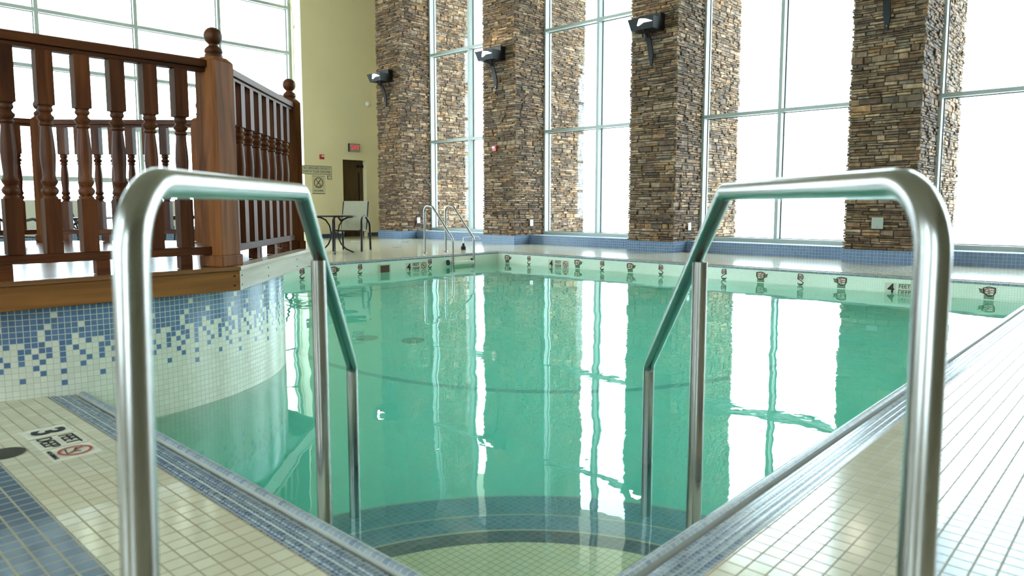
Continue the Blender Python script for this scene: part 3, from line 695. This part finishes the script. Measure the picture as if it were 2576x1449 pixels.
# ------------------------------------------------------------ sconces on the columns
GL = emit('lit lamp glass', (1, .93, .78), 3.0)
slab = {5: 'black wall uplight on the farthest stone column, next to the yellow wall', 4: 'black wall uplight on the stone column with the red alarm', 3: 'black wall uplight on the stone column left of the right handrail', 2: 'black wall uplight cut by the top of the view, only its bracket showing'}
sc0 = None
def sconce(i):
    global sc0
    yc = CY[i]+CW/2
    if sc0 is None:
        e = empty('wall_sconce')
        # local: -x towards the room, origin on the stone face at bracket foot
        zt, zb = .77, .58; T = [(-.43,-.265),(-.10,-.26),(-.10,.26),(-.43,.265)]; B_ = [(-.37,-.225),(-.10,-.225),(-.10,.225),(-.37,.225)]
        q = MB(); v_ = [(x,y,zb) for x,y in B_]+[(x,y,zt) for x,y in T]; Ti = [(-.41,-.245),(-.12,-.24),(-.12,.24),(-.41,.245)]
        q.v = v_+[(x,y,zt) for x,y in Ti]+[(x*.85,y*.8,zb+.02) for x,y in Ti]
        for i4 in range(4):
            k = (i4+1) % 4; q.f += [(i4,k,4+k,4+i4),(4+i4,4+k,8+k,8+i4),(8+i4,8+k,12+k,12+i4)]
        q.f += [(0,3,2,1),(12,13,14,15)]; q.m = [0]*len(q.f)
        q.build('lamp_housing', M['black'], e)
        # lit cut-out on the sloped front face
        def fp(u, w_):   # u along y (-.2..2), w 0..1 bottom->top, on the front face, slightly proud
            x = -.37 + (-.43+.37)*w_; return (x-.004, u, zb+(zt-zb)*w_)
        g = MB(); g.face([fp(.085,.36), fp(.055,.34), fp(-.05,.55), fp(-.225,.55), fp(-.11,.80), fp(.0,.90), fp(.03,.88)]); g.build('lit_opening', GL, e, fix=False)
        MB().box(-.14,.0,-.235,.235,.60,.88).build('mounting_box', M['black'], e, bevel=.005)
        a = MB(); pts = []
        for s_ in range(13):
            u = s_/12; pts.append((-.03-.19*(u**2.2), u*.59))
        wdt = [.018+.03*min(1, u_/.3) for u_ in [s_/12 for s_ in range(13)]]
        for s_ in range(12):
            (xa, za), (xb, zb_) = pts[s_], pts[s_+1]; wa, wb = wdt[s_], wdt[s_+1]; th = .03
            a.quadbox([(xa-th,-wa,za),(xa,-wa,za),(xa,wa,za),(xa-th,wa,za),(xb-th,-wb,zb_),(xb,-wb,zb_),(xb,wb,zb_),(xb-th,wb,zb_)])
        a.build('curved_arm', M['black'], e)
        MB().tube([(-.09,0,.42),(-.33,0,.585)], .014, 8).build('brace', M['black'], e)
        for z in (.05,.16):
            b = MB().lathe([(.008,0),(.008,.006)], (0,0,0), 8); b.v = [(-.062-zz, x, y+z) for x, y, zz in b.v]; b.build('bolt', M['metal'], e)
        sc0 = e
    else: e = copy_tree(sc0)
    e.location = (CXF-.042, yc, 3.36)
    tag(e, slab[i], 'wall light', 'uplights on the stone columns')
    l = bpy.data.lights.new('sconce_light', 'AREA'); l.shape = 'RECTANGLE'; l.size = .3; l.size_y = .3; l.energy = .08 if i != 4 else .6; l.color = (1, .95, .60)
    lo = bpy.data.objects.new('sconce_light', l); COL.objects.link(lo); lo.parent = e; lo.location = (-.26, 0, .74); lo.rotation_euler = (PI, 0.35, 0)
for i in (5, 4, 3, 2): sconce(i)

# outlets, alarms, plates
def plate(name, loc, size, mat, face, lab, cat, group=None, slots=True):
    e = empty(name, loc, label=lab, cat=cat, group=group); sx, sz = size
    if face == '-y':
        MB().box(-sx/2, sx/2, -.012, 0, -sz/2, sz/2).build('cover_plate', mat, e, bevel=.003)
        if slots: q = MB(); q.box(-.012,.012,-.016,-.012,.012,.04); q.box(-.012,.012,-.016,-.012,-.04,-.012); q.build('socket', M['ivory'], e)
    else:
        MB().box(-.012, 0, -sx/2, sx/2, -sz/2, sz/2).build('cover_plate', mat, e, bevel=.003)
        if slots: MB().lathe([(.008,0),(.008,.004)], (-.014,0,-sz/2+.03), 8).build('lock', M['ink'], e)
    return e
for i, l in ((5, 'white outlet cover low on the farthest stone column'), (4, 'white outlet cover low on the stone column behind the ladder'), (3, 'white outlet cover low on the stone column left of the right handrail')):
    plate('outlet_cover', (11.90, CY[i]-.048, .47), (.10, .14), M['white'], '-y', l, 'outlet', 'outlet covers on the columns')
plate('access_plate', (CXF-.045, 3.19, .60), (.16, .17), M['ivory'], '-x', 'square grey green access plate on the column behind the right handrail', 'access plate')
def strobe(loc, face, lab):
    e = empty('fire_alarm', loc, label=lab, cat='fire alarm'); 
    if face == '-y':
        MB().box(-.06,.06,-.05,0,-.06,.06).build('housing', M['red'], e, bevel=.006); MB().box(-.03,.045,-.065,-.05,.0,.04).build('strobe_lens', M['white'], e, bevel=.004)
    else:
        MB().box(-.05,0,-.06,.06,-.06,.06).build('housing', M['red'], e, bevel=.006); MB().box(-.065,-.05,-.03,.045,.0,.04).build('strobe_lens', M['white'], e, bevel=.004)
strobe((10.37, YY, 2.11), '-y', 'red fire alarm strobe on the yellow wall above the white signs')
strobe((CXF-.04, 11.03, 2.10), '-x', 'red fire alarm strobe halfway up a stone column')
# EXIT sign
e = empty('exit_sign', (11.37, YY, 2.40), label='grey exit sign with red letters above the brown doorway', cat='exit sign')
MB().box(-.17,.17,-.07,0,-.11,.11).build('sign_box', pbr('exit sign grey', (.35,.33,.26), .5), e, bevel=.006)
MB().box(-.172,-.168,-.072,0,-.11,.11).build('dark_edge', M['black'], e)
text('lettering', 'EXIT', .15, emit('red exit letters', (.9,.06,.08), .06), e, frame((1,0,0),(0,0,1),(.01,-.0715,0)), .85, .004)
# notice signs
e = empty('lifeguard_notice', (10.22, YY, 1.765), label='long cream notice about no lifeguard on duty, with black border lines', cat='sign')
MB().box(-.44,.44,-.012,0,-.11,.11).build('sign_panel', M['signp'], e)
q = MB(); q.box(-.44,.44,-.015,-.012,.098,.11); q.box(-.44,.44,-.015,-.012,-.11,-.098); q.box(-.44,-.432,-.015,-.012,-.098,.098); q.box(.432,.44,-.015,-.012,-.098,.098); q.build('border', M['ink'], e)
text('lettering', 'NO LIFEGUARD ON DUTY\nSWIM AT YOUR OWN RISK', .085, M['ink'], e, frame((1,0,0),(0,0,1),(0,-.0135,0)), .78)
e = empty('no_diving_sign', (10.26, YY, 1.40), label='small cream no diving sign with brown crossed ring below the long notice', cat='sign')
MB().box(-.19,.19,-.012,0,-.25,.22).build('sign_panel', M['signp'], e)
q = MB(); q.box(-.19,.19,-.015,-.012,.21,.22); q.box(-.19,.19,-.015,-.012,-.25,-.235); q.build('border', M['ink'], e)
q = MB(); n = 28
for i in range(n):
    a0, a1 = 2*PI*i/n, 2*PI*(i+1)/n; c0 = .04
    q.face([(r_*math.cos(a), -.0145, c0+r_*math.sin(a)) for r_, a in ((.115,a0),(.14,a0),(.14,a1),(.115,a1))])
q.face([(-.095,-.0146,.125),(-.08,-.0146,.14),(.095,-.0146,-.045),(.08,-.0146,-.06)]); q.build('prohibition_ring', M['brownink'], e, fix=False)
q = MB(); q.face([(.07,-.014,.12),(.05,-.014,.125),(-.03,-.014,.03),(-.01,-.014,.015)]); q.face([(.0,-.014,.05),(-.07,-.014,-.01),(-.06,-.014,-.025),(.01,-.014,.03)]); q.face([(-.08,-.014,-.04),(.08,-.014,-.04),(.08,-.014,-.055),(-.08,-.014,-.055)]); q.build('diver_figure', M['ink'], e, fix=False)
text('lettering', 'NO DIVING', .06, M['ink'], e, frame((1,0,0),(0,0,1),(0,-.0135,-.17)), .9)
e = empty('small_plaque', (10.60, YY, 1.585), label='tiny black framed plaque under the right end of the long notice', cat='plaque')
MB().box(-.065,.065,-.01,0,-.05,.05).build('frame', M['ink'], e); MB().box(-.052,.052,-.012,-.01,-.038,.038).build('card', M['signp'], e)
e = empty('dome_fitting', (11.85, YY, 3.62), label='small white dome fitting on the yellow wall beside the farthest column', cat='wall fitting')
q = MB().lathe([(.06,0),(.06,.03),(.05,.06),(.03,.08)], n=18); q.v = [(x, -z, y) for x, y, z in q.v]; q.build('housing', M['white'], e, smooth=True)
# yellow cable on the window reveal
e = tag(MB().tube([(WX1-.03, 16.72, 1.2+.25*k+0) for k in range(0, 18)]+[(WX1-.03, 16.70+.05*math.sin(a), 5.6+.28*math.sin(a*.5)) for a in (0,.5)]+
   [(WX1-.05-.18*(1-math.cos(a)), 16.72, 5.65+.42*math.sin(a)) for a in [PI*k/14 for k in range(1,15)]], .008, 8).build('hanging_cable', M['cable'], smooth=True),
   'thin yellow cable hanging down the pale window reveal', 'cable')
MB().box(WX1-.04, WX1-.007, 16.69, 16.75, 5.33, 5.39).build('cable_clip', M['signp'], e)
e.data.name = 'hanging_cable'
# floor drains
for x, y, r_, l in ((.565, 2.95, .062, 'round dark drain grate in the near floor by the number three marker'), (9.08, 11.68, .11, 'round grey cover in the far deck behind the ladder'), (9.92, 14.29, .12, 'round grey cover in the far deck near the farthest column'), (10.5, 13.2, .11, 'round grey cover in the far deck between ladder and farthest column')):
    tag(MB().lathe([(r_,.0005),(r_,.004),(r_*.8,.005)], (x,y,0), 28).build('floor_drain', M['drain'] if r_ < .1 else pbr('grey cover', (.30,.30,.28), .4), smooth=True), l, 'drain')

# ------------------------------------------------------------ patio furniture
def make_chair():
    e = empty('patio_chair'); fm = M['bronze']   # faces -y
    w_, d_ = .27, .26
    for s in (-1, 1):
        path = bend([(s*w_,-d_,.001),(s*w_,-d_+.02,.62),(s*w_,.02,.66),(s*w_,d_+.04,.52),(s*w_,d_+.08,.001)], [.09,.12,.12], 6)
        MB().tube(path, .021, 10).build('arm_frame', fm, e, smooth=True)
        MB().tube(bend([(s*.245,-.27,.40),(s*.245,.16,.37),(s*.245,.33,.93)], .08, 6), .014, 10).build('seat_frame', pbr('pale frame', (.45,.42,.34), .5) if s > 5 else fm, e, smooth=True)
    MB().tube([(-w_,-d_+.02,.385),(w_,-d_+.02,.385)], .012, 8).build('crossbar', fm, e); 
    q = MB(); pts = bend([(0,-.28,.405),(0,.15,.375),(0,.335,.94)], .09, 8); b = len(q.v)
    for p in pts: q.v += [(-.24, p.y, p.z), (.24, p.y, p.z)]
    for i in range(len(pts)-1): q.f.append((2*i, 2*i+1, 2*i+3, 2*i+2)); q.m.append(0)
    o = q.build('sling_seat', M['sling'], e); so = o.modifiers.new('solid', 'SOLIDIFY'); so.thickness = .006
    return e
ch0 = make_chair()
chairs = [((7.83, 11.42), 128.5-90+0, 'beige sling patio chair facing the pool right of the round table, in full view'),
          ((7.15, 12.05), 60, 'beige sling patio chair behind the round table, mostly hidden by the handrail'),
          ((2.78, 12.75), -50, 'beige sling patio chair in side view seen past the far newel post'),
          ((3.98, 12.98), 128-90, 'beige sling patio chair with its back straight on, behind the thin rear balusters'),
          ((5.65, 13.45), 30, 'dark armed patio chair seen just left of the near corner newel'),
          ((4.75, 13.55), 80, 'dark armed patio chair seen under the left handrail')]
for i, (p, a, l) in enumerate(chairs):
    e = ch0 if i == 0 else copy_tree(ch0)
    e.location = (*p, 0); e.rotation_euler = (0, 0, math.radians(a if i else -51.5)); tag(e, l, 'chair', 'sling chairs by the window')
def face_cam(e):   # chair front is -y; turn it towards the pool
    pass
def make_table():
    e = empty('patio_table'); fm = M['bronze']
    MB().lathe([(.395,.655),(.40,.66),(.40,.675),(.395,.68)], n=40).build('tabletop', fm, e, smooth=True)
    for k in range(4):
        a = PI/4+k*PI/2+.2; c, s = math.cos(a), math.sin(a)
        prof = bend([(.36,.65),(.10,.62),(.05,.30),(.16,.10),(.31,.012)], [.12,.10,.12], 5) if False else [(.33,.652),(.24,.645),(.15,.60),(.085,.50),(.06,.38),(.07,.27),(.11,.17),(.19,.08),(.30,.025),(.33,.015)]
        MB().tube([(r_*c, r_*s, z) for r_, z in prof], .014, 10).build('leg', fm, e, smooth=True)
    MB().lathe([(.08,.36),(.08,.38)], n=20).build('collar', fm, e)
    return e
tb0 = make_table()
for i, (p, l) in enumerate((((7.2, 11.02), 'round dark patio table beside the beige chair in full view'), ((3.47, 12.06), 'round dark patio table seen through the left balusters'), ((5.2, 12.83), 'round dark patio table seen under the left handrail'))):
    e = tb0 if i == 0 else copy_tree(tb0); e.location = (*p, 0); tag(e, l, 'table', 'round patio tables by the window')
# white flecks floating on the water
for x, y, l in ((2.0, 2.3, 'tiny white fleck floating between the handrails'), (2.35, 1.75, 'tiny white fleck floating left of the right water post'), (2.6, 3.4, 'tiny white fleck floating right of the left handrail')):
    q = MB().lathe([(.001,0),(.012,.001),(.017,.004),(.014,.006),(.001,.003)], n=9); q.v = [(a*.6+x, b_*.3+y, c_*.4+WZ) for a, b_, c_ in q.v]
    tag(q.build('floating_fleck', M['white'], smooth=True), l, 'fleck')
